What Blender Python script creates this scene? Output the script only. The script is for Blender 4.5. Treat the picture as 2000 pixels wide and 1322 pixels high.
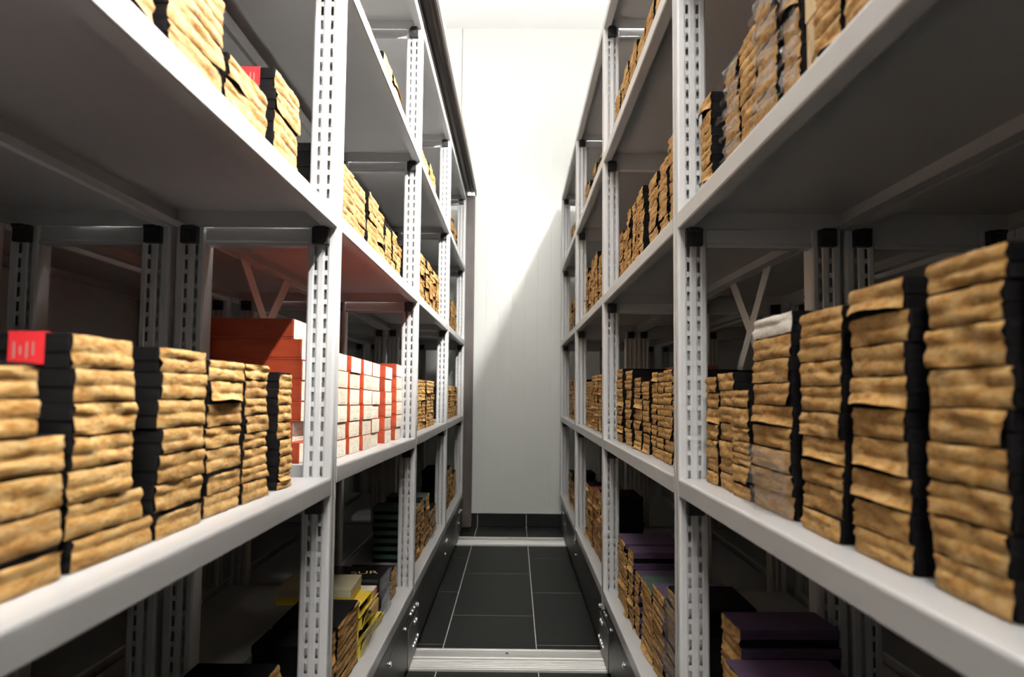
import bpy, bmesh, math, random
import numpy as np
from mathutils import Matrix, Vector

for o in list(bpy.data.objects):
    bpy.data.objects.remove(o)
scene = bpy.context.scene
C = scene.collection
R = random.Random(11)
PI = math.pi

# ------------------------------------------------------------------ camera
CAM_H = 0.8243
F_PX, PITCH, ROLL, YAW, CY_PX = 1369.51, 0.059192, 0.009216, -0.004841, 685.06
def unrot(x, y, d):
    c, s = math.cos(-ROLL), math.sin(-ROLL); x, y = c*x - s*y, s*x + c*y
    u = -y
    c, s = math.cos(PITCH), math.sin(PITCH); Y, Z = c*d - s*u, s*d + c*u
    c, s = math.cos(-YAW), math.sin(-YAW); X, Y = c*x - s*Y, s*x + c*Y
    return Vector((X, Y, Z))
cam = bpy.data.cameras.new('camera')
cam_o = bpy.data.objects.new('camera', cam); C.objects.link(cam_o)
rt, dn, fw = unrot(1, 0, 0), unrot(0, 1, 0), unrot(0, 0, 1)
M = Matrix((( rt.x, -dn.x, -fw.x, 0), (rt.y, -dn.y, -fw.y, 0), (rt.z, -dn.z, -fw.z, CAM_H), (0, 0, 0, 1)))
cam_o.matrix_world = M
cam.sensor_width = 36.0; cam.lens = F_PX*36/2000
cam.shift_y = (CY_PX - 661)/2000
cam.clip_start = 0.02
cam.dof.use_dof = True; cam.dof.focus_distance = 1.7; cam.dof.aperture_fstop = 5.4
scene.camera = cam_o

# ------------------------------------------------------------------ world, exposure
w = bpy.data.worlds.new('world'); scene.world = w; w.use_nodes = True
w.node_tree.nodes['Background'].inputs[0].default_value = (0.9, 0.93, 1, 1)
w.node_tree.nodes['Background'].inputs[1].default_value = 0.02
vs = scene.view_settings
vs.view_transform = 'Standard'; vs.look = 'None'; vs.gamma = 1; vs.use_curve_mapping = False
vs.exposure = 0.15
TUBE_STRENGTH = 720.0
CEIL_TUBE_STRENGTH = 690.0

# ------------------------------------------------------------------ materials
def new_mat(name, col=(0.8, 0.8, 0.8), rough=0.5, metal=0.0, spec=0.5):
    m = bpy.data.materials.new(name); m.use_nodes = True
    b = m.node_tree.nodes['Principled BSDF']
    b.inputs['Base Color'].default_value = (*col, 1); b.inputs['Roughness'].default_value = rough
    b.inputs['Metallic'].default_value = metal; b.inputs['Specular IOR Level'].default_value = spec
    return m
def nd(m, t, **kw):
    n = m.node_tree.nodes.new(t)
    for k, v in kw.items():
        setattr(n, k, v)
    return n
def lk(m, a, b): m.node_tree.links.new(a, b)
def bs(m): return m.node_tree.nodes['Principled BSDF']
def noise(m, scale, detail=3, rough=0.55, coord='Object', stretch=None):
    tc = nd(m, 'ShaderNodeTexCoord'); n = nd(m, 'ShaderNodeTexNoise')
    n.inputs['Scale'].default_value = scale; n.inputs['Detail'].default_value = detail; n.inputs['Roughness'].default_value = rough
    if stretch:
        mp = nd(m, 'ShaderNodeMapping'); mp.inputs['Scale'].default_value = stretch
        lk(m, tc.outputs[coord], mp.inputs[0]); lk(m, mp.outputs[0], n.inputs['Vector'])
    else:
        lk(m, tc.outputs[coord], n.inputs['Vector'])
    return n
def ramp(m, src, stops):
    r = nd(m, 'ShaderNodeValToRGB'); e = r.color_ramp.elements
    while len(e) < len(stops): e.new(0.5)
    for i, (p, c) in enumerate(stops):
        e[i].position = p; e[i].color = (*c, 1)
    lk(m, src, r.inputs[0]); return r
def bump(m, src, strength, dist=0.001):
    b = nd(m, 'ShaderNodeBump'); b.inputs['Strength'].default_value = strength; b.inputs['Distance'].default_value = dist
    lk(m, src, b.inputs['Height']); lk(m, b.outputs[0], bs(m).inputs['Normal']); return b
def rnd_val(m):
    oi = nd(m, 'ShaderNodeObjectInfo'); ge = nd(m, 'ShaderNodeNewGeometry')
    a = nd(m, 'ShaderNodeMath', operation='ADD'); lk(m, oi.outputs['Random'], a.inputs[0]); lk(m, ge.outputs['Random Per Island'], a.inputs[1])
    f = nd(m, 'ShaderNodeMath', operation='FRACT'); lk(m, a.outputs[0], f.inputs[0]); return f.outputs[0]
def mixc(m, fac, a, b, mode='MIX'):
    x = nd(m, 'ShaderNodeMix', data_type='RGBA', blend_type=mode)
    for sock, v in ((x.inputs['Factor'], fac), (x.inputs['A'], a), (x.inputs['B'], b)):
        if isinstance(v, (int, float)): sock.default_value = v
        elif isinstance(v, tuple): sock.default_value = (*v, 1)
        else: lk(m, v, sock)
    return x.outputs['Result']

MAT = {}
# painted steel
m = MAT['paint'] = new_mat('white_powder_coat', (0.54, 0.535, 0.53), 0.34)
n = noise(m, 6, 4); r = ramp(m, n.outputs['Fac'], [(0.3, (0.455, 0.452, 0.448)), (0.7, (0.485, 0.482, 0.478))])
lk(m, r.outputs[0], bs(m).inputs['Base Color'])
n2 = noise(m, 900, 2); bump(m, n2.outputs['Fac'], 0.08, 0.0004)
MAT['plastic'] = new_mat('black_plastic', (0.012, 0.012, 0.012), 0.45)
m = MAT['carriage'] = new_mat('dark_steel', (0.030, 0.030, 0.029), 0.42, 0.0, 0.4)
n = noise(m, 30, 4); r = ramp(m, n.outputs['Fac'], [(0.3, (0.022, 0.022, 0.022)), (0.7, (0.042, 0.042, 0.040))]); lk(m, r.outputs[0], bs(m).inputs['Base Color'])
m = MAT['plate'] = new_mat('wheel_plate_steel', (0.20, 0.19, 0.18), 0.42, 0.7)
n = noise(m, 90, 3, stretch=(1, 1, 0.05)); r = ramp(m, n.outputs['Fac'], [(0.3, (0.12, 0.115, 0.11)), (0.7, (0.22, 0.21, 0.20))]); lk(m, r.outputs[0], bs(m).inputs['Base Color'])
MAT['chrome'] = new_mat('zinc_bolt', (0.75, 0.75, 0.75), 0.22, 1.0)
m = MAT['rubber'] = new_mat('brown_rubber', (0.045, 0.034, 0.030), 0.5)
n = noise(m, 8, 4, stretch=(1, 0.2, 1)); r = ramp(m, n.outputs['Fac'], [(0.3, (0.034, 0.025, 0.022)), (0.7, (0.060, 0.046, 0.041))]); lk(m, r.outputs[0], bs(m).inputs['Base Color'])
MAT['rubber_edge'] = new_mat('rubber_lip', (0.085, 0.075, 0.062), 0.6)
# room
m = MAT['wall'] = new_mat('panel_white', (0.80, 0.81, 0.79), 0.42)
n = noise(m, 4, 5); r = ramp(m, n.outputs['Fac'], [(0.3, (0.475, 0.485, 0.455)), (0.7, (0.495, 0.505, 0.475))]); lk(m, r.outputs[0], bs(m).inputs['Base Color'])
m = MAT['ceiling'] = new_mat('ceiling_white', (0.82, 0.82, 0.81), 0.5)
m = MAT['sidewall'] = new_mat('side_wall_dark', (0.045, 0.045, 0.047), 0.6)  # unseen side and front walls, coloured dark to cut bounced light
m = MAT['grout'] = new_mat('pale_grout', (0.36, 0.35, 0.33), 0.9)
n = noise(m, 60, 3); r = ramp(m, n.outputs['Fac'], [(0.3, (0.44, 0.43, 0.40)), (0.7, (0.60, 0.59, 0.55))]); lk(m, r.outputs[0], bs(m).inputs['Base Color'])
m = MAT['tile'] = new_mat('anthracite_tile', (0.026, 0.028, 0.027), 0.5, 0, 0.16)
n = noise(m, 14, 6); r = ramp(m, n.outputs['Fac'], [(0.3, (0.0055, 0.006, 0.0055)), (0.72, (0.0095, 0.0102, 0.0092))])
lk(m, r.outputs[0], bs(m).inputs['Base Color']); n2 = noise(m, 220, 3); bump(m, n2.outputs['Fac'], 0.15, 0.0005)
m = MAT['alu'] = new_mat('aluminium_track', (0.66, 0.65, 0.62), 0.42, 0.35)
n = noise(m, 40, 4, stretch=(0.1, 1, 1)); r = ramp(m, n.outputs['Fac'], [(0.3, (0.55, 0.54, 0.51)), (0.7, (0.72, 0.71, 0.68))]); lk(m, r.outputs[0], bs(m).inputs['Base Color'])
MAT['track_dark'] = new_mat('track_dark_edge', (0.10, 0.06, 0.03), 0.6)
# kraft paper
def kraft(name, lo, mid, hi, gloss=0.75, bmp=0.40):
    m = new_mat(name, mid, gloss, 0, 0.25)
    rv = rnd_val(m)
    off = nd(m, 'ShaderNodeVectorMath', operation='ADD'); tc = nd(m, 'ShaderNodeTexCoord')
    sc = nd(m, 'ShaderNodeMath', operation='MULTIPLY'); sc.inputs[1].default_value = 37.0; lk(m, rv, sc.inputs[0])
    lk(m, tc.outputs['Object'], off.inputs[0]); lk(m, sc.outputs[0], off.inputs[1])
    mp = nd(m, 'ShaderNodeMapping'); mp.inputs['Scale'].default_value = (1, 3.2, 2.2); lk(m, off.outputs[0], mp.inputs[0])
    n = nd(m, 'ShaderNodeTexNoise'); n.inputs['Scale'].default_value = 1.6; n.inputs['Detail'].default_value = 7; n.inputs['Roughness'].default_value = 0.62
    lk(m, mp.outputs[0], n.inputs['Vector'])
    base = ramp(m, n.outputs['Fac'], [(0.33, lo), (0.47, mid), (0.63, hi)]).outputs[0]
    # dark blotches and scuffs
    n3 = nd(m, 'ShaderNodeTexNoise'); n3.inputs['Scale'].default_value = 4.5; n3.inputs['Detail'].default_value = 5; lk(m, mp.outputs[0], n3.inputs['Vector'])
    st = nd(m, 'ShaderNodeMapRange'); st.inputs['From Min'].default_value = 0.56; st.inputs['From Max'].default_value = 0.70; st.inputs['To Max'].default_value = 0.60; lk(m, n3.outputs['Fac'], st.inputs['Value'])
    base = mixc(m, st.outputs[0], base, tuple(c*0.42 for c in lo))
    # each box a little lighter or darker, redder or yellower
    tint = ramp(m, rv, [(0.0, (0.78, 0.72, 0.66)), (0.35, (1.0, 0.97, 0.92)), (0.7, (0.92, 0.88, 0.82)), (1.0, (1.08, 1.06, 1.05))]).outputs[0]
    base = mixc(m, 1.0, base, tint, 'MULTIPLY')
    lk(m, base, bs(m).inputs['Base Color'])
    f = nd(m, 'ShaderNodeTexNoise'); f.inputs['Scale'].default_value = 3.2; f.inputs['Detail'].default_value = 7; lk(m, mp.outputs[0], f.inputs['Vector'])
    bump(m, f.outputs['Fac'], bmp, 0.003)
    return m
MAT['kraft'] = kraft('kraft_paper', (0.25, 0.116, 0.026), (0.38, 0.215, 0.066), (0.46, 0.310, 0.136))
MAT['white_paper'] = kraft('white_paper', (0.68, 0.66, 0.62), (0.80, 0.79, 0.76), (0.86, 0.85, 0.82))
MAT['cream_label'] = kraft('cream_label_paper', (0.60, 0.55, 0.44), (0.68, 0.64, 0.54), (0.72, 0.69, 0.60), bmp=0.1)
MAT['manila'] = kraft('manila_card', (0.50, 0.38, 0.22), (0.62, 0.49, 0.30), (0.68, 0.55, 0.35))
def card(name, a, b, rough=0.6, spec=0.35):
    m = new_mat(name, a, rough, 0, spec); rv = rnd_val(m)
    n = noise(m, 3.5, 6); base = ramp(m, n.outputs['Fac'], [(0.32, a), (0.68, b)]).outputs[0]
    t = ramp(m, rv, [(0, (0.75, 0.75, 0.75)), (1, (1.15, 1.12, 1.1))]).outputs[0]
    lk(m, mixc(m, 1.0, base, t, 'MULTIPLY'), bs(m).inputs['Base Color'])
    n2 = noise(m, 30, 4); bump(m, n2.outputs['Fac'], 0.25, 0.001)
    return m
MAT['black_card'] = card('black_bookcloth', (0.006, 0.0055, 0.006), (0.010, 0.0092, 0.0092), 0.85, 0.03)
MAT['purple_card'] = card('purple_card', (0.050, 0.030, 0.062), (0.085, 0.050, 0.100))
MAT['green_card'] = card('green_card', (0.030, 0.062, 0.050), (0.050, 0.095, 0.078))
MAT['red_card'] = card('orange_red_card', (0.31, 0.038, 0.012), (0.38, 0.056, 0.017), 0.5)
MAT['red_brown_card'] = card('red_brown_card', (0.22, 0.055, 0.030), (0.30, 0.085, 0.045))
MAT['yellow_card'] = card('yellow_card', (0.58, 0.42, 0.035), (0.68, 0.52, 0.07), 0.45)
MAT['pale_card'] = card('pale_yellow_card', (0.52, 0.46, 0.28), (0.62, 0.57, 0.40), 0.5)
MAT['ochre_card'] = card('ochre_card', (0.48, 0.30, 0.09), (0.58, 0.38, 0.13), 0.5)
MAT['gloss_black'] = card('glossy_black_wrap', (0.006, 0.006, 0.007), (0.012, 0.012, 0.013), 0.16, 0.6)
MAT['red_tape'] = new_mat('red_tape', (0.62, 0.025, 0.03), 0.4)
MAT['ink'] = new_mat('pencil_ink', (0.22, 0.20, 0.18), 0.7)
MAT['gold_print'] = new_mat('gold_print', (0.48, 0.36, 0.18), 0.45)
m = MAT['film'] = new_mat('clear_film', (1, 1, 1), 0.12)
nt = m.node_tree; nt.nodes.remove(bs(m))
tr = nd(m, 'ShaderNodeBsdfTransparent'); gl = nd(m, 'ShaderNodeBsdfGlossy'); gl.inputs['Roughness'].default_value = 0.16; gl.inputs['Color'].default_value = (0.95, 0.95, 0.97, 1)
mx = nd(m, 'ShaderNodeMixShader'); mx.inputs[0].default_value = 0.26
n = noise(m, 26, 4, coord='Object'); b_ = nd(m, 'ShaderNodeBump'); b_.inputs['Strength'].default_value = 1.0; b_.inputs['Distance'].default_value = 0.02
lk(m, n.outputs['Fac'], b_.inputs['Height']); lk(m, b_.outputs[0], gl.inputs['Normal'])
lk(m, tr.outputs[0], mx.inputs[1]); lk(m, gl.outputs[0], mx.inputs[2])
lk(m, mx.outputs[0], nt.nodes['Material Output'].inputs['Surface'])
m = MAT['tube'] = new_mat('lit_tube', (1, 1, 1), 0.4)
bs(m).inputs['Emission Color'].default_value = (1.0, 0.975, 0.935, 1); bs(m).inputs['Emission Strength'].default_value = TUBE_STRENGTH

m = MAT['ceiling_tube'] = new_mat('lit_ceiling_tube', (1, 1, 1), 0.4)
bs(m).inputs['Emission Color'].default_value = (1.0, 0.975, 0.935, 1); bs(m).inputs['Emission Strength'].default_value = CEIL_TUBE_STRENGTH

# ------------------------------------------------------------------ mesh helpers
class MB:
    def __init__(s): s.v = []; s.f = []; s.m = []
    def add(s, vs_, fs_, mi=0):
        b = len(s.v); s.v += [tuple(p) for p in vs_]; s.f += [tuple(b+i for i in f) for f in fs_]; s.m += [mi]*len(fs_); return s
    def box(s, x0, x1, y0, y1, z0, z1, mi=0):
        x0, x1 = min(x0, x1), max(x0, x1); y0, y1 = min(y0, y1), max(y0, y1); z0, z1 = min(z0, z1), max(z0, z1)
        return s.add([(x0,y0,z0),(x1,y0,z0),(x1,y1,z0),(x0,y1,z0),(x0,y0,z1),(x1,y0,z1),(x1,y1,z1),(x0,y1,z1)],
                     [(0,3,2,1),(4,5,6,7),(0,1,5,4),(1,2,6,5),(2,3,7,6),(3,0,4,7)], mi)
    def prism_y(s, prof, y0, y1, mi=0, caps=True):
        """closed (x,z) profile swept along y"""
        n = len(prof); vs_ = [(x, y0, z) for x, z in prof] + [(x, y1, z) for x, z in prof]
        fs_ = [(i, (i+1) % n, n+(i+1) % n, n+i) for i in range(n)]
        if caps: fs_ += [tuple(range(n)), tuple(range(2*n-1, n-1, -1))]
        return s.add(vs_, fs_, mi)
    def cyl(s, p, q, r, seg=12, mi=0):
        p = Vector(p); q = Vector(q); d = (q-p).normalized(); a = d.orthogonal().normalized(); b = d.cross(a)
        vs_ = [p + r*(math.cos(t)*a + math.sin(t)*b) for t in [2*PI*i/seg for i in range(seg)]]
        vs_ += [v + (q-p) for v in vs_]
        fs_ = [(i, (i+1) % seg, seg+(i+1) % seg, seg+i) for i in range(seg)] + [tuple(range(seg-1, -1, -1)), tuple(range(seg, 2*seg))]
        return s.add(vs_, fs_, mi)
    def mesh(s, name, mats, smooth=False, fix=True):
        me = bpy.data.meshes.new(name); me.from_pydata(s.v, [], s.f)
        for k in mats: me.materials.append(MAT[k])
        me.polygons.foreach_set('material_index', s.m)
        if fix:
            bm = bmesh.new(); bm.from_mesh(me); bmesh.ops.recalc_face_normals(bm, faces=bm.faces); bm.to_mesh(me); bm.free()
        if smooth: me.polygons.foreach_set('use_smooth', [True]*len(me.polygons))
        me.update(); return me
    def build(s, name, mats, parent=None, **kw):
        return obj(name, s.mesh(name, [mats] if isinstance(mats, str) else mats, **kw), parent)
def obj(name, me, parent=None, loc=None, scale=None, rot=None):
    o = bpy.data.objects.new(name, me); C.objects.link(o)
    if parent: o.parent = parent
    if loc: o.location = loc
    if scale: o.scale = scale
    if rot: o.rotation_euler = rot
    return o
def tag(o, label=None, cat=None, group=None, kind=None):
    for k, v in (('label', label), ('category', cat), ('group', group), ('kind', kind)):
        if v: o[k] = v
    return o
def empty(name, loc, rz=0.0):
    o = bpy.data.objects.new(name, None); C.objects.link(o); o.location = loc; o.rotation_euler = (0, 0, rz); o.empty_display_size = 0.05
    return o

# ------------------------------------------------------------------ dimensions (metres)
XL, XR = -0.3077, 0.2731            # aisle faces of the two units
DEP = 0.277                         # depth of one rack
TP = 0.0368                         # width of an upright along the aisle
YL1, YR1 = 1.2259, 1.2131           # far side of the first upright in view
ZLEV = {'E': 0.1947, 'D': 0.6541, 'C': 1.1029, 'B': 1.5515, 'A': 1.9872}   # undersides of shelf lips
LIP = 0.0302
WALL_Y, CEIL_Z = 4.397, 3.168
def zoff(side, bay, lev, y):
    if side == 'L' and lev == 'D':
        if bay == 1: return -0.0058
        if bay == 2: return 0.0105 - 0.0150*(y - YL1)
    return 0.0

# ------------------------------------------------------------------ room
fl = MB().box(-2.3, 2.3, -2.2, WALL_Y, -0.06, -0.0007).build('floor', 'grout'); tag(fl, kind='structure')
G0, TW, TL, GAP = -0.2251, 0.3016, 0.6032, 0.0034
tile_me = {}
def tile(x0, x1, y0, y1, parent, z0=-0.0007, z1=0.0, name='tile'):
    key = (round(x1-x0, 4), round(y1-y0, 4), round(z1-z0, 4))
    if key not in tile_me:
        a, b, c = key; e = 0.0004
        mb = MB(); h = c
        mb.add([(0,0,0),(a,0,0),(a,b,0),(0,b,0),(0,0,h-e),(a,0,h-e),(a,b,h-e),(0,b,h-e),(e,e,h),(a-e,e,h),(a-e,b-e,h),(e,b-e,h)],
               [(0,3,2,1),(0,1,5,4),(1,2,6,5),(2,3,7,6),(3,0,4,7),(4,5,9,8),(5,6,10,9),(6,7,11,10),(7,4,8,11),(8,9,10,11)])
        tile_me[key] = mb.mesh('tile', ['tile'])
    return obj(name, tile_me[key], parent, loc=(x0, y0, z0))
for k in range(-4, 6):
    x0 = G0 + (k-1)*TW + TW; off = 0.0 if k % 2 == 0 else TL/2
    y = 3.251 + off
    while y + TL < WALL_Y + TL: y += TL
    while y > -1.5:
        y0, y1 = y - TL, min(y, WALL_Y)
        if y1 - y0 > 0.02: tile(x0 + GAP/2, x0 + TW - GAP/2, y0 + GAP/2, y1 - GAP/2, fl)
        y -= TL
ce = MB().box(-2.3, 2.3, -2.2, WALL_Y + 0.1, CEIL_Z, CEIL_Z + 0.08).build('ceiling', 'ceiling'); tag(ce, kind='structure')
# far wall: insulated panels with fine vertical ribs
wb = MB().box(-2.3, 2.3, WALL_Y + 0.012, WALL_Y + 0.1, 0, CEIL_Z).build('wall_back', 'wall'); tag(wb, kind='structure')
pm = None
for k, x0 in enumerate([-2.359, -1.359, -0.359, 0.641, 1.641]):
    x1 = min(x0 + 1.0, 2.3); x0 = max(x0, -2.3)
    prof = []; x = x0 + 0.003
    prof.append((x0 + 0.0015, 0.012)); prof.append((x, 0.0))
    nn = int(round((x1 - x0)/0.0833))
    for i in range(1, nn):
        xc = x0 + i*(x1-x0)/nn
        prof += [(xc - 0.006, 0.0), (xc - 0.002, 0.0005), (xc + 0.002, 0.0005), (xc + 0.006, 0.0)]
    prof += [(x1 - 0.003, 0.0), (x1 - 0.0015, 0.012)]
    mb = MB(); n = len(prof); z0, z1 = 0.079, CEIL_Z
    mb.add([(a, WALL_Y + d, z0) for a, d in prof] + [(a, WALL_Y + d, z1) for a, d in prof],
           [(i, i+1, n+i+1, n+i) for i in range(n-1)] + [tuple(range(n)), tuple(range(2*n-1, n-1, -1))])
    mb.build('wall_panel', 'wall', wb)
MB().box(-2.3, 2.3, WALL_Y - 0.006, WALL_Y + 0.012, 0.0765, 0.0795).build('bottom_profile', 'wall', wb)
bb = MB().box(-2.3, 2.3, WALL_Y - 0.001, WALL_Y + 0.012, 0.0, 0.0760).build('baseboard_back', 'grout'); tag(bb, kind='structure')
for k in range(-4, 6):
    x0 = G0 + k*TW
    t = MB().box(x0 + GAP/2, x0 + TW - GAP/2, WALL_Y - 0.007, WALL_Y - 0.001, 0.003, 0.0745).build('tile', 'tile', bb)
for nm, a in (('wall_left', (-2.4, -2.3, -2.2, WALL_Y + 0.1, 0, CEIL_Z)), ('wall_right', (2.3, 2.4, -2.2, WALL_Y + 0.1, 0, CEIL_Z)), ('wall_front', (-2.4, 2.4, -2.3, -2.2, 0, CEIL_Z))):
    tag(MB().box(*a).build(nm, 'sidewall'), kind='structure')

# floor tracks the units roll on
def track(y0, y1, label, brown):
    t = empty('floor_track', (0, y0, 0)); tag(t, label, 'rail', 'floor tracks of the mobile shelves')
    wdt = y1 - y0; prof = [(0, 0), (0, 0.006), (0.004, 0.008)]
    y = 0.012
    for i in range(5):
        prof += [(y, 0.008), (y + 0.001, 0.0058), (y + 0.004, 0.0058), (y + 0.005, 0.008)]
        y += 0.0125 if i < 5 else 0
    prof += [(0.085, 0.008), (0.087, 0.0105), (wdt - 0.035, 0.0105), (wdt - 0.030, 0.0075), (wdt - 0.012, 0.0075), (wdt - 0.010, 0.0095), (wdt - 0.002, 0.0095), (wdt, 0.008), (wdt, 0)]
    n = len(prof); X0, X1 = -1.45, 1.45
    mb = MB(); mb.add([(X0, a, b) for a, b in prof] + [(X1, a, b) for a, b in prof], [(i, (i+1) % n, n+(i+1) % n, n+i) for i in range(n)] + [tuple(range(n)), tuple(range(2*n-1, n-1, -1))])
    mb.build('profile', 'alu', t)
    if brown: MB().box(X0, X1, wdt, wdt + 0.022, 0, 0.006).build('edge_strip', 'track_dark', t)
    for x in (-0.62, -0.018, 0.62):
        MB().cyl((x, wdt - 0.045, 0.0105), (x, wdt - 0.045, 0.0120), 0.005, 10).build('screw', 'plastic', t)
track(2.1216, 2.2866, 'ribbed aluminium floor track crossing the near end of the aisle', False)
track(3.8242, 4.0150, 'pale aluminium floor track crossing the aisle near the back wall', True)

# ------------------------------------------------------------------ shelving units
def upright_mesh(sx):
    """C-section upright, origin at aisle-side near foot; u runs into the rack along sx, y away from camera; slots punched in near face"""
    z0, z1 = 0.168, 2.016
    mb = MB(); t = TP
    # near face profile (u, y)
    near = [(0.0045, 0.0), (0.0130, 0.0), (0.0150, 0.0016), (0.0158, 0.0016), ('s', 0.0204), (0.0215, 0.0016), (0.0232, 0.0), (0.0310, 0.0), (0.0328, 0.0016), (0.0335, 0.0016), ('s', 0.0381), (0.0390, 0.0016), (0.0408, 0.0), (0.0470, 0.0)]
    pts = []; slot_idx = []
    for a, b in near:
        if a == 's': slot_idx.append(len(pts)-1); pts.append((b, 0.0016))
        else: pts.append((a, b))
    rest = [(0.050, 0.003), (0.050, t - 0.003), (0.047, t), (0.0045, t), (0.0012, t - 0.0012), (0.0, t - 0.0045),
            (0.0, t - 0.0125), (0.0008, t - 0.0135), (0.0008, t - 0.0165), (0.0, t - 0.0175), (0.0, 0.0045), (0.0012, 0.0012)]
    loop = pts + rest; n = len(loop)
    for i in range(n):
        p, q = loop[i], loop[(i+1) % n]
        if i in slot_idx:
            z = z0
            segs = []; k = 0
            zz = z0 + 0.0125
            segs.append((z0, zz))
            while zz + 0.025 < z1:
                segs.append((zz + 0.0165, zz + 0.025)); zz += 0.025
            segs[-1] = (segs[-1][0], z1)
            for a, b in segs:
                mb.add([(sx*p[0], p[1], a), (sx*q[0], q[1], a), (sx*q[0], q[1], b), (sx*p[0], p[1], b)], [(0, 1, 2, 3)])
        else:
            mb.add([(sx*p[0], p[1], z0), (sx*q[0], q[1], z0), (sx*q[0], q[1], z1), (sx*p[0], p[1], z1)], [(0, 1, 2, 3)])
    mb.add([(sx*a, b, z1) for a, b in loop], [tuple(range(n))])
    return mb.mesh('upright', ['paint'], fix=False)
def shelf_mesh(sx, y0, y1, zs=None):
    D = DEP
    prof = [(.022, 0), (.002, 0), (0, .002), (0, .0262), (.0006, .0284), (.0018, .0298), (.0035, LIP), (D-.002, LIP), (D, .028), (D, 0), (D-.022, 0),
            (D-.022, .0015), (D-.0015, .0015), (D-.0015, .0285), (.0020, .0285), (.0015, .0270), (.0015, .0015), (.022, .0015)]
    mb = MB(); mb.prism_y([(sx*a, b) for a, b in prof], y0, y1)
    for ya, yb in ((y0 + 0.0003, y0 + .0018), (y1 - .0018, y1 - 0.0003)):
        mb.box(sx*.0016, sx*(D-.0016), ya, yb, 0.0, .0284)
    if zs: mb.v = [(x, y, z + zs(y)) for x, y, z in mb.v]
    return mb.mesh('shelf', ['paint'])
def support_mesh(sx):
    mb = MB(); a, b = 0.050, DEP - 0.050
    mb.prism_y([(sx*a, -0.022), (sx*b, -0.022), (sx*b, 0.0), (sx*a, 0.0)], 0.004, 0.022)
    # chamfered bottom flange that catches the light
    ya, yb = 0.000, 0.022
    mb.add([(sx*a, ya, -0.031), (sx*b, ya, -0.031), (sx*b, yb, -0.031), (sx*a, yb, -0.031), (sx*a, ya, -0.026), (sx*b, ya, -0.026), (sx*b, 0.004, -0.022), (sx*a, 0.004, -0.022), (sx*b, yb, -0.022), (sx*a, yb, -0.022)],
           [(0, 1, 2, 3), (0, 4, 5, 1), (4, 7, 6, 5), (7, 9, 8, 6), (9, 3, 2, 8), (0, 3, 9, 7, 4), (1, 5, 6, 8, 2)])
    return mb.mesh('support_rail', ['paint'])
def clip_mesh(sx, rear):
    mb = MB(); u0, u1 = (0.0125, 0.0400) if not rear else (DEP - 0.0400, DEP - 0.0125)
    mb.box(sx*u0, sx*u1, -0.0125, -0.0002, -0.029, -0.0005)
    mb.box(sx*(u0 + .003), sx*(u1 - .006), -0.020, -0.0125, -0.0065, -0.0005)
    mb.box(sx*(u0 + .008), sx*(u0 + .016), -0.0145, -0.0125, -0.026, -0.012)
    return mb.mesh('clip', ['plastic'])
ME = {}
for sx in (-1, 1):
    ME['up', sx] = upright_mesh(sx); ME['rail', sx] = support_mesh(sx)
    ME['clip', sx, 0] = clip_mesh(sx, False); ME['clip', sx, 1] = clip_mesh(sx, True)
    ME['shelf', sx] = shelf_mesh(sx, 0.0004, 1 - TP - 0.0004)

def rack(root, xf, sx, y1, side=None, nb=4, first=-1, detail=True):
    """one rack: uprights y1 + k (far side), shelves between them"""
    for k in range(first, nb + 1):
        yn = y1 + (k - 1) - TP
        for rear in (0, 1):
            x = xf if not rear else xf + sx*DEP
            obj('upright', ME['up', sx if not rear else -sx], root, loc=(x - root.location.x, yn - root.location.y, 0))
        for lv, z in ZLEV.items():
            zz = z + (zoff(side, k, lv, yn) if side and k > 0 else 0)
            if lv == 'E': continue
            r_ = obj('support_rail', ME['rail', sx], root, loc=(xf - root.location.x, yn - root.location.y, zz))
            for rear in (0, 1):
                obj('clip', ME['clip', sx, rear], r_)
    for k in range(first + 1, nb + 1):
        ys = y1 + (k - 2)
        for lv, z in ZLEV.items():
            if side == 'L' and lv == 'D' and k == 2:
                me = shelf_mesh(sx, 0.0004, 1 - TP - 0.0004, lambda y: zoff('L', 2, 'D', y + ys)); zz = z
            else:
                me = ME['shelf', sx]; zz = z + (zoff(side, k, lv, 0) if side else 0)
            obj('shelf', me, root, loc=(xf - root.location.x, ys - root.location.y, zz))

def carriage(root, xa, xb, y0, y1, faces):
    rx, ry = root.location.x, root.location.y
    lo, hi = min(xa, xb), max(xa, xb)
    c = empty('carriage', (0, 0, 0)); c.parent = root
    mb = MB()
    mb.box(lo - rx + .0005, hi - rx - .0005, y0 - ry, y1 - ry, 0.022, 0.164)
    me = mb.build('carriage_frame', 'carriage', c)
    for f, s in faces:
        MB().box(f - rx, f - rx - s*0.006, y0 - ry, y1 - ry, 0.166, 0.1944).build('carriage_trim', 'carriage', c)
        for yt in (2.1216, 3.8242, 0.42):
            MB().box(f - rx + s*0.0012, f - rx - s*0.004, yt - ry - 0.03, yt - ry + 0.18, 0.016, 0.128).build('wheel_plate', 'plate', c)
    return c
BOLTS = [(2.252, .154), (2.208, .157), (2.172, .157), (2.132, .160), (2.253, .108), (2.220, .110), (2.290, .143), (1.787, .146), (2.030, .150), (2.294, .045), (2.262, .042), (2.228, .044), (2.195, .045),
         (3.20, .15), (3.18, .10), (3.24, .15), (3.95, .150), (3.99, .150), (3.92, .10), (4.10, .14)]
bolt_me = {}
for s in (-1, 1):
    mb = MB(); mb.cyl((0, 0, 0), (s*0.0045, 0, 0), 0.0062, 6); mb.cyl((0, 0, 0), (s*0.0015, 0, 0), 0.0085, 12); bolt_me[s] = mb.mesh('bolt', ['chrome'])

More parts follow.
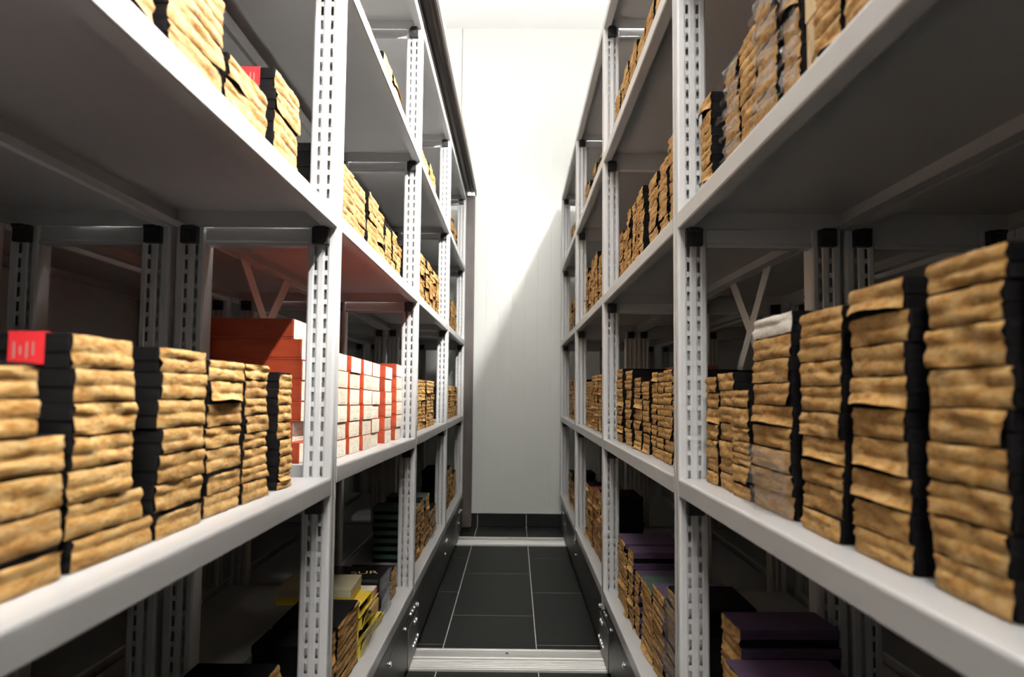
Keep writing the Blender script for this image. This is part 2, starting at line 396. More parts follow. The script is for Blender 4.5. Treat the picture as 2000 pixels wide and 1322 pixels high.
# left unit (front rack towards the aisle, second rack back to back)
lu = empty('mobile_shelving', (XL - 0.282, 2.2, 0))
tag(lu, 'white slotted steel shelving on a dark carriage along the left of the aisle', 'shelving', 'mobile shelving units')
rack(lu, XL, -1, YL1, 'L')
rack(lu, XL - 0.564, 1, YL1)
lc = carriage(lu, XL + 0.0015, XL - 0.5655, YL1 - 2 - TP, YL1 + 3.0, [(XL + 0.0015, 1)])
for y, z in BOLTS: obj('bolt', bolt_me[1], lc, loc=(XL + 0.0015 - lu.location.x + (0.001 if z < .128 and 2.09 < y < 2.3 else 0), y - 2.2, z))
# rubber dust seal over the left unit's top edge and down its far end
sl = MB()
lx, ly = lu.location.x, lu.location.y
X = lambda v: v - lx
sl.prism_y([(X(-.309), 2.018), (X(-.303), 2.018), (X(-.303), 2.052), (X(-.289), 2.058), (X(-.276), 2.050), (X(-.266), 2.056), (X(-.2540), 2.056), (X(-.2540), 2.062), (X(-.309), 2.062)], YL1 - 2.03 - ly, 4.262 - ly)
seal = sl.build('dust_seal', 'rubber', lu)
MB().prism_y([(X(-.2540), 2.030), (X(-.2475), 2.034), (X(-.2475), 2.064), (X(-.2540), 2.064)], YL1 - 2.03 - ly, 4.262 - ly).build('seal_lip', 'rubber_edge', seal)
MB().box(X(-.309), X(-.2475), 4.258 - ly, 4.264 - ly, 2.026, 2.030).build('end_cap', 'paint', seal)
vsl = MB().box(X(-.3075), X(-.262), 4.2275 - ly, 4.262 - ly, 0.022, 2.024).build('dust_seal', 'rubber', lu)
MB().box(X(-.262), X(-.2545), 4.236 - ly, 4.254 - ly, 0.022, 2.024).build('seal_lip', 'rubber', vsl)

# right unit
ru = empty('mobile_shelving', (XR + 0.280, 2.2, 0))
tag(ru, 'white slotted steel shelving on a dark carriage along the right of the aisle', 'shelving', 'mobile shelving units')
rack(ru, XR, 1, YR1)
rack(ru, XR + 0.560, -1, YR1)
rc = carriage(ru, XR + 0.006, XR + 0.5540, YR1 - 2 - TP, YR1 + 3.0, [(XR + 0.006, -1)])
for y, z in BOLTS: obj('bolt', bolt_me[-1], rc, loc=(XR + 0.006 - ru.location.x - (0.001 if z < .128 and 2.09 < y < 2.3 else 0), y + 0.01 - 2.2, z))

# cross braces at the back of the second bay
def brace(root, x, ends, ym):
    rx, ry = root.location.x, root.location.y
    b = empty('cross_brace', (x - rx, 0, 0)); b.parent = root
    for i, ((ya, za), (yb, zb)) in enumerate(ends):
        d = Vector((0, yb-ya, zb-za)).normalized(); nn = Vector((0, -d.z, d.y))*0.0165
        x0 = i*0.0022 - 0.002; mb = MB(); P = []
        for q in (0, 0.002):
            for (yy, zz_), sg in (((ya, za), 1), ((ya, za), -1), ((yb, zb), -1), ((yb, zb), 1)):
                P.append((x0 + q, yy - ry + sg*nn.y, zz_ + sg*nn.z))
        mb.add(P, [(0, 1, 2, 3), (7, 6, 5, 4), (0, 4, 5, 1), (1, 5, 6, 2), (2, 6, 7, 3), (3, 7, 4, 0)])
        mb.build('bar', 'paint', b)
brace(lu, XL - 0.280, [((1.480, 1.125), (1.900, .745)), ((1.810, 1.125), (1.400, .745))], 1.65)
brace(ru, XR + 0.2785, [((1.505, 1.125), (1.860, .730)), ((1.795, 1.125), (1.410, .730))], 1.64)

# neighbouring units closed up behind, one rack of each
lu2 = empty('mobile_shelving', (XL - 0.75, 2.2, 0)); tag(lu2, 'dark neighbouring shelving glimpsed behind the left unit', 'shelving', 'mobile shelving units')
rack(lu2, XL - 0.600, -1, YL1)
carriage(lu2, XL - 0.600, XL - 0.877, YL1 - 2, YL1 + 3, [])
ru2 = empty('mobile_shelving', (XR + 0.75, 2.2, 0)); tag(ru2, 'dark neighbouring shelving glimpsed behind the right unit', 'shelving', 'mobile shelving units')
rack(ru2, XR + 0.596, 1, YR1)
carriage(ru2, XR + 0.596, XR + 0.873, YR1 - 2, YR1 + 3, [])

for u, x, s_ in ((lu2, XL - 0.879, -1), (ru2, XR + 0.875, 1)):
    MB().box(x - u.location.x, x + s_*0.0015 - u.location.x, YL1 - 2.02 - 2.2, YL1 + 3 - 2.2, 0.165, 2.016).build('light_block_panel', 'paint', u)  # sheet added behind each neighbouring rack to block stray light from the sides
# ------------------------------------------------------------------ lamps: bare tubes standing on the right unit's top
LX, LZ = 0.392, 2.258
NTH = ['nearest', 'middle', 'farthest']
for k in range(3):
    y0 = -0.80 + 1.30*k; y1 = y0 + 1.26
    lp = empty('tube_lamp', (LX, (y0+y1)/2, 2.018)); tag(lp, 'lit tube lamp on legs above the right shelving, %s of three' % NTH[k], 'lamp', 'tube lamps above the right shelving')
    h = (y1-y0)/2
    MB().box(0.030, 0.070, -h, h, 0.215, 0.250).build('batten', 'paint', lp)
    MB().cyl((0, -h + 0.03, LZ - 2.018), (0, h - 0.03, LZ - 2.018), 0.013, 14).build('tube', 'tube', lp, smooth=False)
    for s in (-1, 1):
        MB().box(-0.014, 0.032, s*(h - 0.03), s*h, 0.222, 0.258).build('lamp_holder', 'plastic', lp)
        MB().box(0.040, 0.055, s*(h - 0.20) - 0.012, s*(h - 0.20) + 0.012, 0.0, 0.215).build('leg', 'paint', lp)

# the room's own ceiling lamp over the mouth of the aisle
cl = empty('ceiling_lamp', (0.0, -1.65, CEIL_Z)); tag(cl, 'twin tube ceiling lamp over the mouth of the aisle', 'lamp')
MB().box(-0.76, 0.76, -0.09, 0.09, -0.045, 0.0).build('housing', 'paint', cl)
for s_ in (-1, 1):
    MB().cyl((-0.72, s_*0.045, -0.070), (0.72, s_*0.045, -0.070), 0.013, 12).build('tube', 'ceiling_tube', cl)
    MB().box(s_*0.72, s_*0.745, -0.065, 0.065, -0.088, -0.045).build('lamp_holder', 'plastic', cl)

# ------------------------------------------------------------------ boxes
def bevel_cube(name, mats, e=(0.012, 0.012, 0.04)):
    """unit cube, x,y in [-.5,.5], z in [0,1], corners clipped"""
    bm = bmesh.new(); bmesh.ops.create_cube(bm, size=1.0)
    for v in bm.verts: v.co.z += 0.5
    bmesh.ops.bevel(bm, geom=list(bm.edges), offset=0.014, segments=1, affect='EDGES')
    me = bpy.data.meshes.new(name); bm.to_mesh(me); bm.free()
    for k in mats: me.materials.append(MAT[k])
    return me
CUBE = {}
def cube(name, mat):
    if (name, mat) not in CUBE: CUBE[name, mat] = bevel_cube(name, [mat])
    return CUBE[name, mat]
def paper_geo(seed, flap=0, tidy=False):
    """crumpled end paper: x out of the box (metres), y in [-.5,.5], z in [0,1]"""
    q = random.Random(seed); nx, nz = 11, 9
    ph = [q.uniform(0, 6.28) for _ in range(8)]; fr = [q.uniform(2, 9) for _ in range(8)]
    mid = q.uniform(0.42, 0.58); c0, c1 = q.uniform(0, .05), q.uniform(.955, 1.0)
    V, F = [], []
    side = q.choice((-1, 1)); amp = q.uniform(.004, .009)
    for j in range(nz):
        for i in range(nx):
            u = -0.5 + i/(nx-1); v = (0, .13, mid*.62, mid-.05, mid, mid+.05, mid + (1-mid)*.4, .88, 1)[j]
            k = 0.25 if tidy else 1.0
            x = 0.0010 + k*(0.0017*abs(math.sin(PI*v/mid if v < mid else PI*(v-mid)/(1-mid)))
                + 0.0008*math.sin(fr[0]*u + ph[0] + 3*v) + 0.0007*math.sin(fr[1]*2*u + fr[2]*v + ph[1]) + 0.0006*math.sin(9*v + ph[2] + fr[3]*u))
            if not tidy and q.random() < .10: x += 0.0012
            yy = u; zz = v
            if j == 0: zz = c0*0.6 + k*(0.018*math.sin(fr[4]*u*2 + ph[4]) + q.uniform(-.012, .02))
            elif j == nz-1: zz = c1 - k*(0.014*math.sin(fr[5]*u*2 + ph[5]) + q.uniform(-.008, .02)) 
            else: zz += k*0.012*math.sin(fr[6]*u*1.5 + ph[6] + 5*v)
            if i in (0, nx-1):
                yy = math.copysign(0.5 - (0.012 if tidy else q.uniform(-.004, .016)), u)
                x -= 0.0006 if tidy else q.uniform(0, .0012)
            if flap == 1 and v < .34:                     # lower edge torn loose and curling out
                t = (0.34 - v)/0.34; wgt = max(0, math.sin(PI*(u + .5)*0.8 + (0.6 if side > 0 else 0.0)))
                x += amp*t*t*wgt; zz += 0.16*t*wgt
            elif flap == 2 and u*side > 0.05:             # one corner lifts
                t = (u*side - 0.05)/0.45
                x += amp*.6*t*t*(1 - v); zz += .05*t*(1 - v)
            elif flap == 3 and v > .72:                   # upper strip peeling down
                t = (v - .72)/.28; x += amp*.7*t*t*(0.5 + 0.5*math.sin(fr[7]*u + ph[7])); zz -= 0.10*t
            V.append((max(x, 0.0006), yy, min(max(zz, 0.012), 0.992)))
    for j in range(nz-1):
        for i in range(nx-1):
            a = j*nx + i; F.append((a, a+1, a+nx+1, a+nx))
    return V, F
PAPERS = [paper_geo(100 + k, flap=(0, 0, 1, 0, 2, 0, 3, 0, 0, 0, 0, 2, 0, 0, 1, 0)[k]) for k in range(16)]
PM = {}
def paper_mesh(k, mat):
    if (k, mat) not in PM:
        V, F = PAPERS[k]; mb = MB(); mb.add(V, F); PM[k, mat] = mb.mesh('end_paper', [mat], smooth=True, fix=False)
    return PM[k, mat]
# tidy cream label with pencilled lines (illegible marks), used on the red boxes
LABELS = []
def label_geo(seed):
    q = random.Random(seed); V, F = paper_geo(seed, 0, True); V = [(x, y*0.985, 0.012 + z*0.976) for x, y, z in V]
    mb = MB(); mb.add(V, F, 0)
    def stroke(pts, wd):
        for a, b in zip(pts[:-1], pts[1:]):
            d = Vector((b[0]-a[0], (b[1]-a[1])*0.36)); L = max(d.length, 1e-5); nx_, nz_ = -d.y/L*wd, d.x/L*wd/0.36
            xo = 0.0036
            mb.add([(xo, a[0]+nx_, a[1]+nz_), (xo, b[0]+nx_, b[1]+nz_), (xo, b[0]-nx_, b[1]-nz_), (xo, a[0]-nx_, a[1]-nz_)], [(0, 1, 2, 3)], 1)
    for row, (zc, n, hh) in enumerate(((0.66, q.choice((3, 4)), .20), (0.36, q.choice((3, 4)), .20))):
        y = q.uniform(-.24, -.12)
        for g in range(n):
            pts = [(y + q.uniform(0, .075), zc + q.uniform(-.5, .5)*hh) for _ in range(4)]
            stroke(pts, .0026); y += 0.105
    stroke([(-.20, .17), (.22, .165 + q.uniform(-.01, .01))], .004)
    return mb.mesh('label', ['cream_label', 'ink'], fix=False)
for k in range(8): LABELS.append(label_geo(700 + k))
FILM = []
for k in range(3):
    V, F = paper_geo(900 + k, 1); mb = MB(); V = [(x*2.2 + 0.002, y*1.04, z*1.0) for x, y, z in V]; mb.add(V, F)
    FILM.append(mb.mesh('plastic_film', ['film'], smooth=True, fix=False))

ORD = ['', 'first', 'second', 'third', 'fourth', 'fifth', 'sixth', 'seventh', 'eighth', 'ninth', 'tenth', 'eleventh', 'twelfth']
SHELFN = {'E': 'bottom shelf', 'D': 'second shelf', 'C': 'third shelf', 'B': 'fourth shelf'}
SIDEN = {'L': 'left', 'R': 'right'}
def H(n, tot=None, h=0.0256): return [(tot/n if tot else h)]*n

# side, bay, shelf, y0, y1, heights (bottom first), kind, options
S = []
def st(side, bay, lev, y0, y1, hs, kind='kraft', **o): S.append(dict(side=side, bay=bay, lev=lev, y0=y0, y1=y1, hs=hs, kind=kind, **o))
# --- left, first bay, second shelf
st('L',1,'D',.420,.541,[.0265,.028,.028,.028])
S[-1]['extra'] = [(.400,.506,.0272),(.398,.505,.0262)]
st('L',1,'D',.554,.677,[.0265],)
S[-1]['extra'] = [(.550,.659,.0288),(.546,.636,.0262),(.545,.635,.0268),(.546,.636,.0262),(.545,.634,.027),(.544,.634,.028)]
S[-1]['tape'] = True
st('L',1,'D',.679,.777,[.0265,.0275,.028,.0255,.0278,.0270,.0245])
st('L',1,'D',.793,.891,[.0256,.0252,.0268,.0250,.0270,.0262,.0242])
st('L',1,'D',.895,.978,[.0265,.0185,.0245,.0205,.0228,.0222,.0242,.0205])
st('L',1,'D',1.025,1.085,[.0115,.0125,.0245,.0248,.0255,.0248,.0240,.0248])
# --- left, first bay, third shelf (seen from below)
st('L',1,'C',.500,.639,H(5,h=.029))
st('L',1,'C',.664,.795,H(5,h=.0285))
st('L',1,'C',.807,.940,[.032,.031,.029])
st('L',1,'C',.972,1.085,[.029,.030,.032,.030,.030], tape=True)
st('L',1,'C',1.098,1.180,H(5,h=.027), tape=True, set=.05)
# --- left, second bay
st('L',2,'C',1.258,1.352,H(5,h=.029)); st('L',2,'C',1.358,1.454,H(5,h=.0288)); st('L',2,'C',1.462,1.583,H(5,h=.0292)); st('L',2,'C',1.598,1.719,H(5,h=.031))
st('L',2,'C',1.721,1.819,H(5,h=.0295)); st('L',2,'C',1.826,1.916,H(5,h=.0258)); st('L',2,'C',1.918,1.985,H(5,h=.027)); st('L',2,'C',2.016,2.090,H(4,h=.030))
for a, b, n in ((1.36,1.46,3),(1.466,1.600,3),(1.604,1.718,3),(1.752,1.873,4),(1.887,2.026,4)): st('L',2,'B',a,b,H(n,h=.029))
st('L',2,'B',2.062,2.150,H(3,h=.027),'black',set=.02)
st('L',2,'D',1.252,1.345,[.037]*7,'red',set=.034,rowset=[.004,.016,.002,.0,.0,.003,.020])
for a, b, n in ((1.358,1.452,6),(1.474,1.574,6),(1.592,1.694,6),(1.701,1.800,6),(1.878,1.976,6),(2.038,2.138,6)):
    st('L',2,'D',a,b,[.0345]*n if a < 1.9 else [.037]*n,'red')
# --- left, second bay, bottom shelf
st('L',2,'E',1.300,1.395,H(5,h=.0270)); st('L',2,'E',1.405,1.590,H(5,h=.0272))
# --- left far bays
for a, b, n in ((2.40,2.50,4),(2.508,2.59,4),(2.595,2.68,4),(2.714,2.82,5),(2.826,2.936,5)): st('L',3,'B',a,b,H(n,h=.029))
for a, b in ((2.40,2.503),(2.511,2.643),(2.656,2.76),(2.765,2.87),(2.888,3.0),(3.005,3.116)): st('L',3,'C',a,b,H(7,h=.0278))
for a, b in ((2.41,2.50),(2.506,2.60),(2.606,2.705),(2.712,2.84),(2.848,2.983)): st('L',3,'D',a,b,H(7,h=.0262))
for a, b, n, kd in ((2.49,2.60,7,'green'),(2.61,2.73,7,'kraft'),(2.74,2.86,7,'green'),(2.88,2.99,4,'wrap'),(3.0,3.12,4,'kraft')): st('L',3,'E',a,b,H(n,h=.0275),kd)
for a, b, n in ((3.56,3.666,6),(3.673,3.78,6),(3.79,3.90,5),(3.91,4.025,5)): st('L',4,'B',a,b,H(n,h=.031))
for a, b in ((3.56,3.676),(3.682,3.80),(3.81,3.93),(3.94,4.072)): st('L',4,'C',a,b,H(6,h=.0302))
for a, b in ((3.57,3.68),(3.688,3.80),(3.81,3.93),(3.94,4.05),(4.06,4.172)): st('L',4,'D',a,b,H(6,h=.0285))
for a, b, n in ((3.60,3.75,7),(3.76,3.90,7),(3.92,4.05,5),(4.06,4.17,5)): st('L',4,'E',a,b,H(n,h=.028))
st('L',1,'E',.93,1.02,H(6,h=.027)); st('L',1,'E',1.04,1.15,H(6,h=.027),set=.03)
# --- right, first bay
st('R',1,'D',1.075,1.139,[.020,.021,.028,.024,.025,.024,.025]); st('R',1,'D',.997,1.070,[.025,.021,.026,.026,.024,.024,.026])
st('R',1,'D',.920,.993,[.021,.023,.0165,.0165,.018,.027,.024])
st('R',1,'D',.784,.912,[.026,.025,.026,.026,.024,.027,.029,.027,.025], special={8: 'white', 0: 'wrap', 1: 'wrap', 2: 'wrap'})
st('R',1,'D',.663,.756,[.023,.027,.023,.025,.025,.026,.025,.026,.026])
st('R',1,'D',.551,.643,[.024,.025,.026,.029,.025,.027,.027,.026,.026])
st('R',1,'D',.438,.524,[.027,.028,.025,.027,.025,.028,.029,.026,.023])
st('R',1,'D',.330,.424,H(9,h=.026))
st('R',1,'C',1.089,1.150,H(6,h=.0287)); st('R',1,'C',.954,1.018,H(6,h=.0278),'wrap'); st('R',1,'C',.882,.952,H(6,h=.0290)); st('R',1,'C',.807,.877,H(6,h=.031),'wrap')
st('R',1,'C',.745,.793,H(6,h=.030),'wrap'); st('R',1,'C',.712,.742,[.20],'manila'); st('R',1,'C',.647,.709,H(6,h=.028),'kraft'); st('R',1,'C',.556,.640,H(6,h=.028)); st('R',1,'C',.45,.545,H(6,h=.028))
st('R',1,'E',.93,1.055,H(8,h=.0265),'purple'); st('R',1,'E',1.075,1.165,H(9,h=.0275),'purple',set=.03)
# --- right, second bay
for a, b, n, h in ((2.007,2.086,6,.027),(1.924,2.002,6,.025),(1.861,1.917,7,.0274),(1.801,1.857,7,.0274),(1.743,1.797,7,.0280),(1.685,1.740,7,.0285),(1.512,1.613,6,.0300),(1.412,1.497,6,.0305),(1.302,1.408,7,.0300)): st('R',2,'C',a,b,H(n,h=h))
for a, b, n in ((2.06,2.156,6),(1.97,2.052,6),(1.886,1.962,6),(1.770,1.880,6),(1.655,1.763,5),(1.534,1.645,5),(1.42,1.525,5)): st('R',2,'B',a,b,H(n,h=.0268))
st('R',2,'D',2.000,2.118,[.026,.021,.028,.026,.028,.025,.028,.029])
st('R',2,'D',1.850,1.952,[.022,.024,.024,.027,.026,.026,.027,.026]); st('R',2,'D',1.726,1.829,[.020,.029,.023,.028,.027,.015,.013,.025]); st('R',2,'D',1.615,1.704,[.022,.026,.025,.026,.026,.018,.026])
st('R',2,'D',1.536,1.595,H(8,.188)); st('R',2,'D',1.456,1.533,H(8,.187)); st('R',2,'D',1.376,1.451,H(8,.189)); st('R',2,'D',1.270,1.368,H(8,.184))
for a, b, n, h, kd in ((1.958,2.110,7,.0265,'purple'),(1.903,1.952,6,.0265,'kraft'),(1.816,1.897,7,.0278,'purple'),(1.749,1.811,6,.0255,'purple'),(1.580,1.722,6,.0268,'green'),(1.452,1.567,7,.0266,'purple'),(1.290,1.444,8,.0266,'wrap')): st('R',2,'E',a,b,H(n,h=h),kd)
# --- right far bays
for a, b, n in ((2.45,2.548,4),(2.552,2.66,4),(2.67,2.78,5),(2.90,3.005,5),(3.015,3.12,6)): st('R',3,'B',a,b,H(n,h=.0275))
for a, b, n in ((2.41,2.505,7),(2.51,2.60,7),(2.61,2.72,8),(2.73,2.845,8),(2.86,2.95,7),(2.96,3.057,8)): st('R',3,'C',a,b,H(n,h=.0282))
for a, b in ((2.40,2.489),(2.493,2.59),(2.60,2.70),(2.71,2.808)): st('R',3,'D',a,b,H(8,h=.026))
for a, b in ((2.822,2.938),(2.945,3.052)): st('R',3,'D',a,b,H(7,h=.0268),'redbrown')
for a, b, n, kd in ((2.40,2.50,9,'kraft'),(2.505,2.60,9,'kraft'),(2.61,2.75,8,'redbrown'),(2.76,2.90,8,'redbrown'),(2.91,3.042,8,'kraft')): st('R',3,'E',a,b,H(n,h=.0275),kd)
for a, b, n in ((3.62,3.76,5),(3.80,3.925,6)): st('R',4,'B',a,b,H(n,h=.0270))
for a, b in ((3.55,3.645),(3.65,3.76),(3.77,3.88),(3.89,4.014)): st('R',4,'C',a,b,H(6,h=.0310))
for a, b in ((3.52,3.622),(3.63,3.74),(3.75,3.87),(3.88,4.012)): st('R',4,'D',a,b,H(8,h=.0260))
for a, b, n in ((3.50,3.62,5),(3.63,3.80,5),(3.82,4.012,6)): st('R',4,'E',a,b,H(n,h=.0275))

KIND = {  # body, lid, front paper, look, depth, category
 'kraft':   ('black_card', 'black_card', 'kraft', 'kraft-ended black box', .128),
 'wrap':    ('black_card', 'black_card', 'kraft', 'plastic-wrapped kraft-ended box', .128),
 'black':   ('black_card', 'black_card', None, 'plain black box', .128),
 'white':   ('black_card', 'black_card', 'white_paper', 'white-papered box', .128),
 'purple':  ('black_card', 'purple_card', 'kraft', 'purple-lidded kraft-ended box', .150),
 'green':   ('black_card', 'green_card', 'kraft', 'green-lidded kraft-ended box', .150),
 'redbrown':('red_brown_card', 'red_brown_card', 'kraft', 'reddish-brown box', .128),
 'manila':  ('manila', 'manila', None, 'plain manila upright box', .150),
 'red':     ('red_card', 'red_card', 'LABEL', 'cream-labelled red box', .172),
}
def y_centre(s): return 0.5*(s['y0'] + s['y1'])
# number stacks from the camera on every shelf of every bay
shelves = {}
for s in S: shelves.setdefault((s['side'], s['bay'], s['lev']), []).append(s)
for k, L in shelves.items():
    L.sort(key=y_centre)
    for i, s in enumerate(L): s['idx'] = i + 1
# which kraft stacks are built box by box: those that show largest
def area(s):
    y = y_centre(s); vis = 1.0
    if s['lev'] == 'C' and s['bay'] == 1: vis = .8
    if s['lev'] == 'B': vis = .35
    if s['lev'] == 'E': vis = .7
    return vis*(s['y1']-s['y0'])/y**3
ks = sorted([s for s in S if s['kind'] == 'kraft'], key=lambda s: -area(s))
cnt = 0
for s in ks:
    n = len(s['hs']) + len(s.get('extra', []))
    s['stuff'] = cnt + n > 304
    if not s['stuff']: cnt += n

stuff = MB(); stuff_u = []   # far boxes joined
CUBE_V = None
def cube_data():
    me = cube('base', 'black_card'); return [tuple(v.co) for v in me.vertices], [tuple(p.vertices) for p in me.polygons]
CV, CF = cube_data()
def put_stuff(front, y, z, d, wd, h, rz, k, sgn):
    c, s_ = math.cos(rz), math.sin(rz)
    def tf(p):
        lx_, ly_, lz_ = p
        return (front - sgn*d/2 + sgn*(c*lx_ - s_*ly_), y + sgn*(s_*lx_ + c*ly_), z + lz_)
    stuff.add([tf((p[0]*(d-.002), p[1]*(wd-.002), p[2]*h*.46)) for p in CV], CF, 0)
    stuff.add([tf((p[0]*d, p[1]*wd, h*.46 + p[2]*h*.538)) for p in CV], CF, 0)
    V, F = PAPERS[k]; stuff.add([tf((d/2 + p[0], p[1]*wd, p[2]*h)) for p in V], F, 1)

def make_box(side, kind, front, y, z, wd, h, rz, label, group, look_k, film=False, tape=False, d=None, tilt=0.0):
    body, lid, paper, look, dd = KIND[kind]; d = d or dd
    sgn = 1 if side == 'L' else -1
    name = {'red': 'red_box', 'manila': 'manila_box', 'white': 'white_box', 'black': 'black_box', 'wrap': 'wrapped_box', 'purple': 'purple_box', 'green': 'green_box', 'redbrown': 'brown_box'}.get(kind, 'kraft_box')
    root = empty(name, (front - sgn*d/2, y, z), rz + (0 if side == 'L' else PI))
    root.rotation_euler.x = tilt
    tag(root, label, 'box', group)
    sp = 0.10 if kind == 'red' else 0.46
    obj('base', cube('base', body), root, scale=(d-.002, wd-.002, h*sp))
    ld = obj('lid', cube('lid', lid), root, loc=(0, 0, h*sp), scale=(d, wd, h*(.998 - sp)))
    if paper == 'LABEL':
        obj('label', LABELS[look_k % len(LABELS)], root, loc=(d/2, 0, 0), scale=(0.45, wd, h))
    elif paper:
        obj('end_paper', paper_mesh(look_k, paper), root, loc=(d/2, 0, 0), scale=(1, wd, h))
    if film:
        obj('plastic_film', FILM[look_k % 3], root, loc=(d/2, 0, 0), scale=(1, wd, h))
    if tape:
        mb = MB(); e = 0.0006
        mb.box(.016, .044, -wd/2 - e, -wd/2, h*.10, h + e*.2, 0); mb.box(.016, .044, -wd/2 - e, -wd/2 + .05, h, h + e, 0)
        for q in range(4):
            mb.box(.020 + .005*q, .0212 + .005*q, -wd/2 - e*1.6, -wd/2 - e, h*(.25 + .1*(q % 2)), h*(.72 - .12*(q % 3 == 1)), 1)
        t = mb.build('tape', ['red_tape', 'ink'], root); t['label'] = 'red tape with pencilled writing'
    return root

FRONT = {'L': -0.3455, 'R': 0.3085}
for key in shelves:
    side, bay, lev = key; sgn = 1 if side == 'L' else -1
    for s in shelves[key]:
        yc = y_centre(s); z = ZLEV[lev] + LIP + zoff(side, bay, lev, yc) + 0.0002
        rows = [(s['y0'], s['y1'], h) for h in s['hs']] + s.get('extra', [])
        base_dx = R.uniform(-.002, .003) + s.get('set', 0)
        for i, (a, b, h) in enumerate(rows):
            kind = s.get('special', {}).get(i, s['kind'])
            wd = (b - a) - R.uniform(.0005, .004); y = 0.5*(a + b) + R.uniform(-.0008, .0008)
            dx = base_dx + R.uniform(-.0016, .0022); rz = math.radians(R.uniform(-1.4, 1.4)) * (0.4 if kind in ('red', 'manila') else 1)
            if 'rowset' in s: dx += s['rowset'][i]
            front = FRONT[side] - sgn*dx; k = R.randrange(16); d = KIND[kind][4]
            if s.get('stuff'):
                put_stuff(front, y, z, d, wd, h, rz, k, sgn)
            else:
                pos = 'upright' if len(rows) == 1 else '%s up' % ORD[i+1]
                lab = '%s, %s, %s stack from camera, %s unit %s bay, %s' % (KIND[kind][3], pos, ORD[s['idx']], SIDEN[side], ORD[bay], SHELFN[lev])
                grp = 'boxes on the %s of the %s unit, %s bay' % (SHELFN[lev], SIDEN[side], ORD[bay])
                make_box(side, kind, front, y, z, wd, h - .0002, rz, lab, grp, k, film=(kind == 'wrap'), tape=(s.get('tape') and i == len(rows) - 1), tilt=-0.0150 if key == ('L', 2, 'D') else 0.0)
            z += h
so = obj('kraft_boxes', stuff.mesh('kraft_boxes', ['black_card', 'kraft'], fix=False))
tag(so, 'many small stacked kraft-ended boxes in the farther bays on both sides', 'boxes', kind='stuff')

# ------------------------------------------------------------------ odd boxes on the left bottom shelf, second bay
ZE = ZLEV['E'] + LIP + 0.0002
GE = 'boxes on the bottom shelf of the left unit, second bay'
def open_box(y, z, wd, h, d, front, rz, mat, label, flap, lid=False):
    """small carton whose front flap hangs open"""
    root = empty('yellow_box' if mat == 'yellow_card' else 'carton', (front - d/2, y, z), rz); tag(root, label, 'box', GE)
    t = .0015; mb = MB()
    mb.box(-d/2, d/2, -wd/2, wd/2, 0, t); mb.box(-d/2, -d/2 + t, -wd/2, wd/2, t, h - t)
    mb.box(-d/2, d/2, -wd/2, -wd/2 + t, t, h - t); mb.box(-d/2, d/2, wd/2 - t, wd/2, t, h - t); mb.box(-d/2, d/2, -wd/2, wd/2, h - t, h)
    mb.build('body', mat, root)
    fm = MB(); fm.box(0, t, -wd/2 + .001, wd/2 - .001, 0, h*.96)
    f = fm.build('flap', mat, root); f.location = (d/2, 0, 0.0005); f.rotation_euler = (0, math.radians(flap), 0)
    MB().box(-d/2 + .01, d/2 - .012, -wd/2 + .004, wd/2 - .004, t, h*.8).build('contents', 'black_card', root)
    return root
z = ZE
for i, (h, fl, rz, dx) in enumerate(((.030, 6, 3, .0), (.030, 24, -4, -.004), (.027, 12, 6, .002), (.027, 32, -2, -.002))):
    open_box(1.675, z, .128, h, .13, -0.346 - dx, math.radians(rz), 'yellow_card', 'bright yellow carton with open flap, %s up in its stack, left bottom shelf' % ORD[i+1], fl); z += h + .0003
pb = empty('carton', (-.345 - .025 - .085, 1.680, z), math.radians(2)); tag(pb, 'large pale yellow carton on the yellow cartons, left bottom shelf', 'box', GE)
obj('base', cube('base', 'yellow_card'), pb, scale=(.168, .136, .018)); obj('lid', cube('lid', 'pale_card'), pb, loc=(0, 0, .018), scale=(.170, .138, .016))
z = ZE
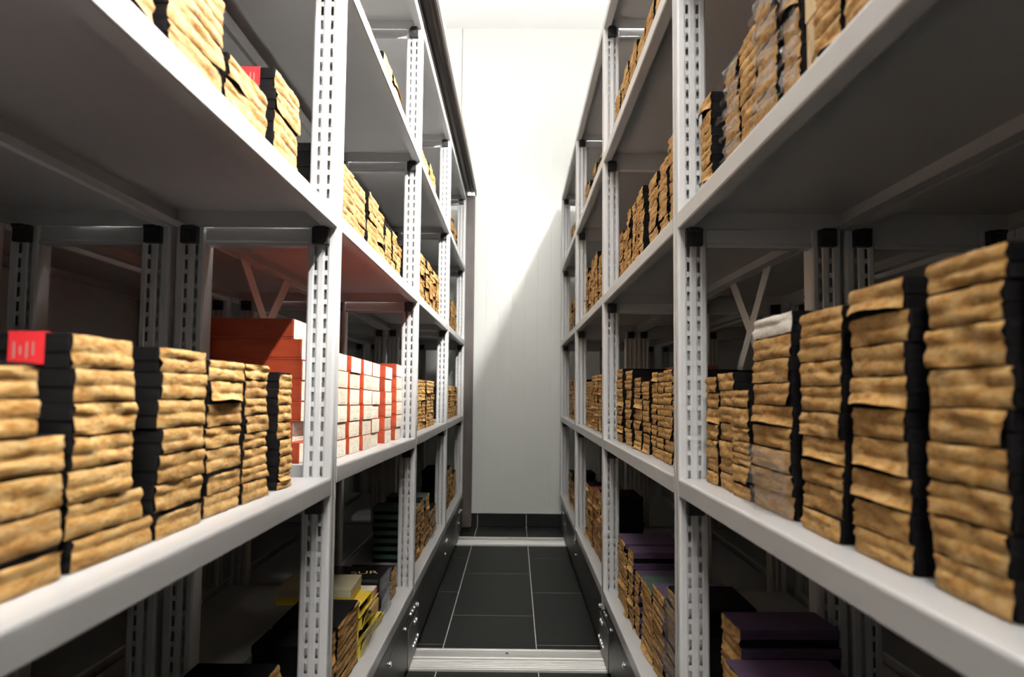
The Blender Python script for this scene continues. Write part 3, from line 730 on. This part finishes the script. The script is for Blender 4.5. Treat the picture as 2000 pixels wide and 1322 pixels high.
for i, (h, fl, rz, mt, lb) in enumerate(((.026, 14, -5, 'yellow_card', 'yellow carton with bent flap at the shelf edge, beside the glossy black boxes'), (.034, 2, 2, 'ochre_card', 'ochre carton between the yellow cartons and the glossy black boxes'), (.030, 0, 0, 'white_paper', 'small white box with a red edge on the ochre carton'))):
    o = open_box(1.815, z, .110, h, .12, -0.347 - .006*i, math.radians(rz), mt, lb, fl); z += h + .0003
    if mt == 'white_paper': MB().box(.0605, .0625, .040, .055, .001, .029).build('red_edge', 'red_tape', o)
z = ZE
for i in range(4):
    h = .0255; last = i == 3
    r_ = empty('glossy_box', (-.352 - .085 + .003*math.sin(i*2.1), 1.955 + .002*math.cos(i*3.3), z), math.radians(1.5*math.sin(i*1.7)))
    tag(r_, 'glossy black box, %s up in its stack%s, left bottom shelf' % (ORD[i+1], ', gold-lettered' if last else ''), 'box', GE)
    obj('base', cube('base', 'gloss_black'), r_, scale=(.168, .136, h*.46)); obj('lid', cube('lid', 'gloss_black'), r_, loc=(0, 0, h*.46), scale=(.170, .138, h*.535))
    obj('plastic_film', FILM[i % 3], r_, loc=(.085, 0, 0), scale=(.8, .136, h))
    if last:
        cu = bpy.data.curves.new('lettering', 'FONT'); cu.body = 'SUR'; cu.size = .042; cu.align_x = 'CENTER'; cu.align_y = 'CENTER'; cu.extrude = .0002
        to = bpy.data.objects.new('lettering', cu); C.objects.link(to); me = bpy.data.meshes.new_from_object(to); bpy.data.objects.remove(to)
        me.materials.clear(); me.materials.append(MAT['gold_print']); mo = obj('lettering', me, r_, loc=(.028, 0, h*.9955), rot=(0, 0, math.radians(12)))
    z += h + .0002
z = ZE
for i in range(3):
    make_box('L', 'kraft', -.352, 2.088, z, .085, .0268, math.radians((-1)**i), 'kraft-ended box, %s up, behind the glossy black boxes, left bottom shelf' % ORD[i+1], GE, (i*5) % 16); z += .027

# boxes seen at the back of the right unit's second shelf, behind the kraft stacks
z = ZLEV['D'] + LIP + .0002
for i in range(8):
    r_ = empty('red_box', (.484, 1.95, z)); tag(r_, 'dark red box, %s up, behind the kraft stacks of the right unit' % ORD[i+1], 'box', 'red boxes behind the right kraft stacks')
    obj('base', cube('base', 'red_brown_card'), r_, scale=(.10, .20, .012)); obj('lid', cube('lid', 'red_brown_card'), r_, loc=(0, 0, .012), scale=(.102, .202, .0145)); z += .0268
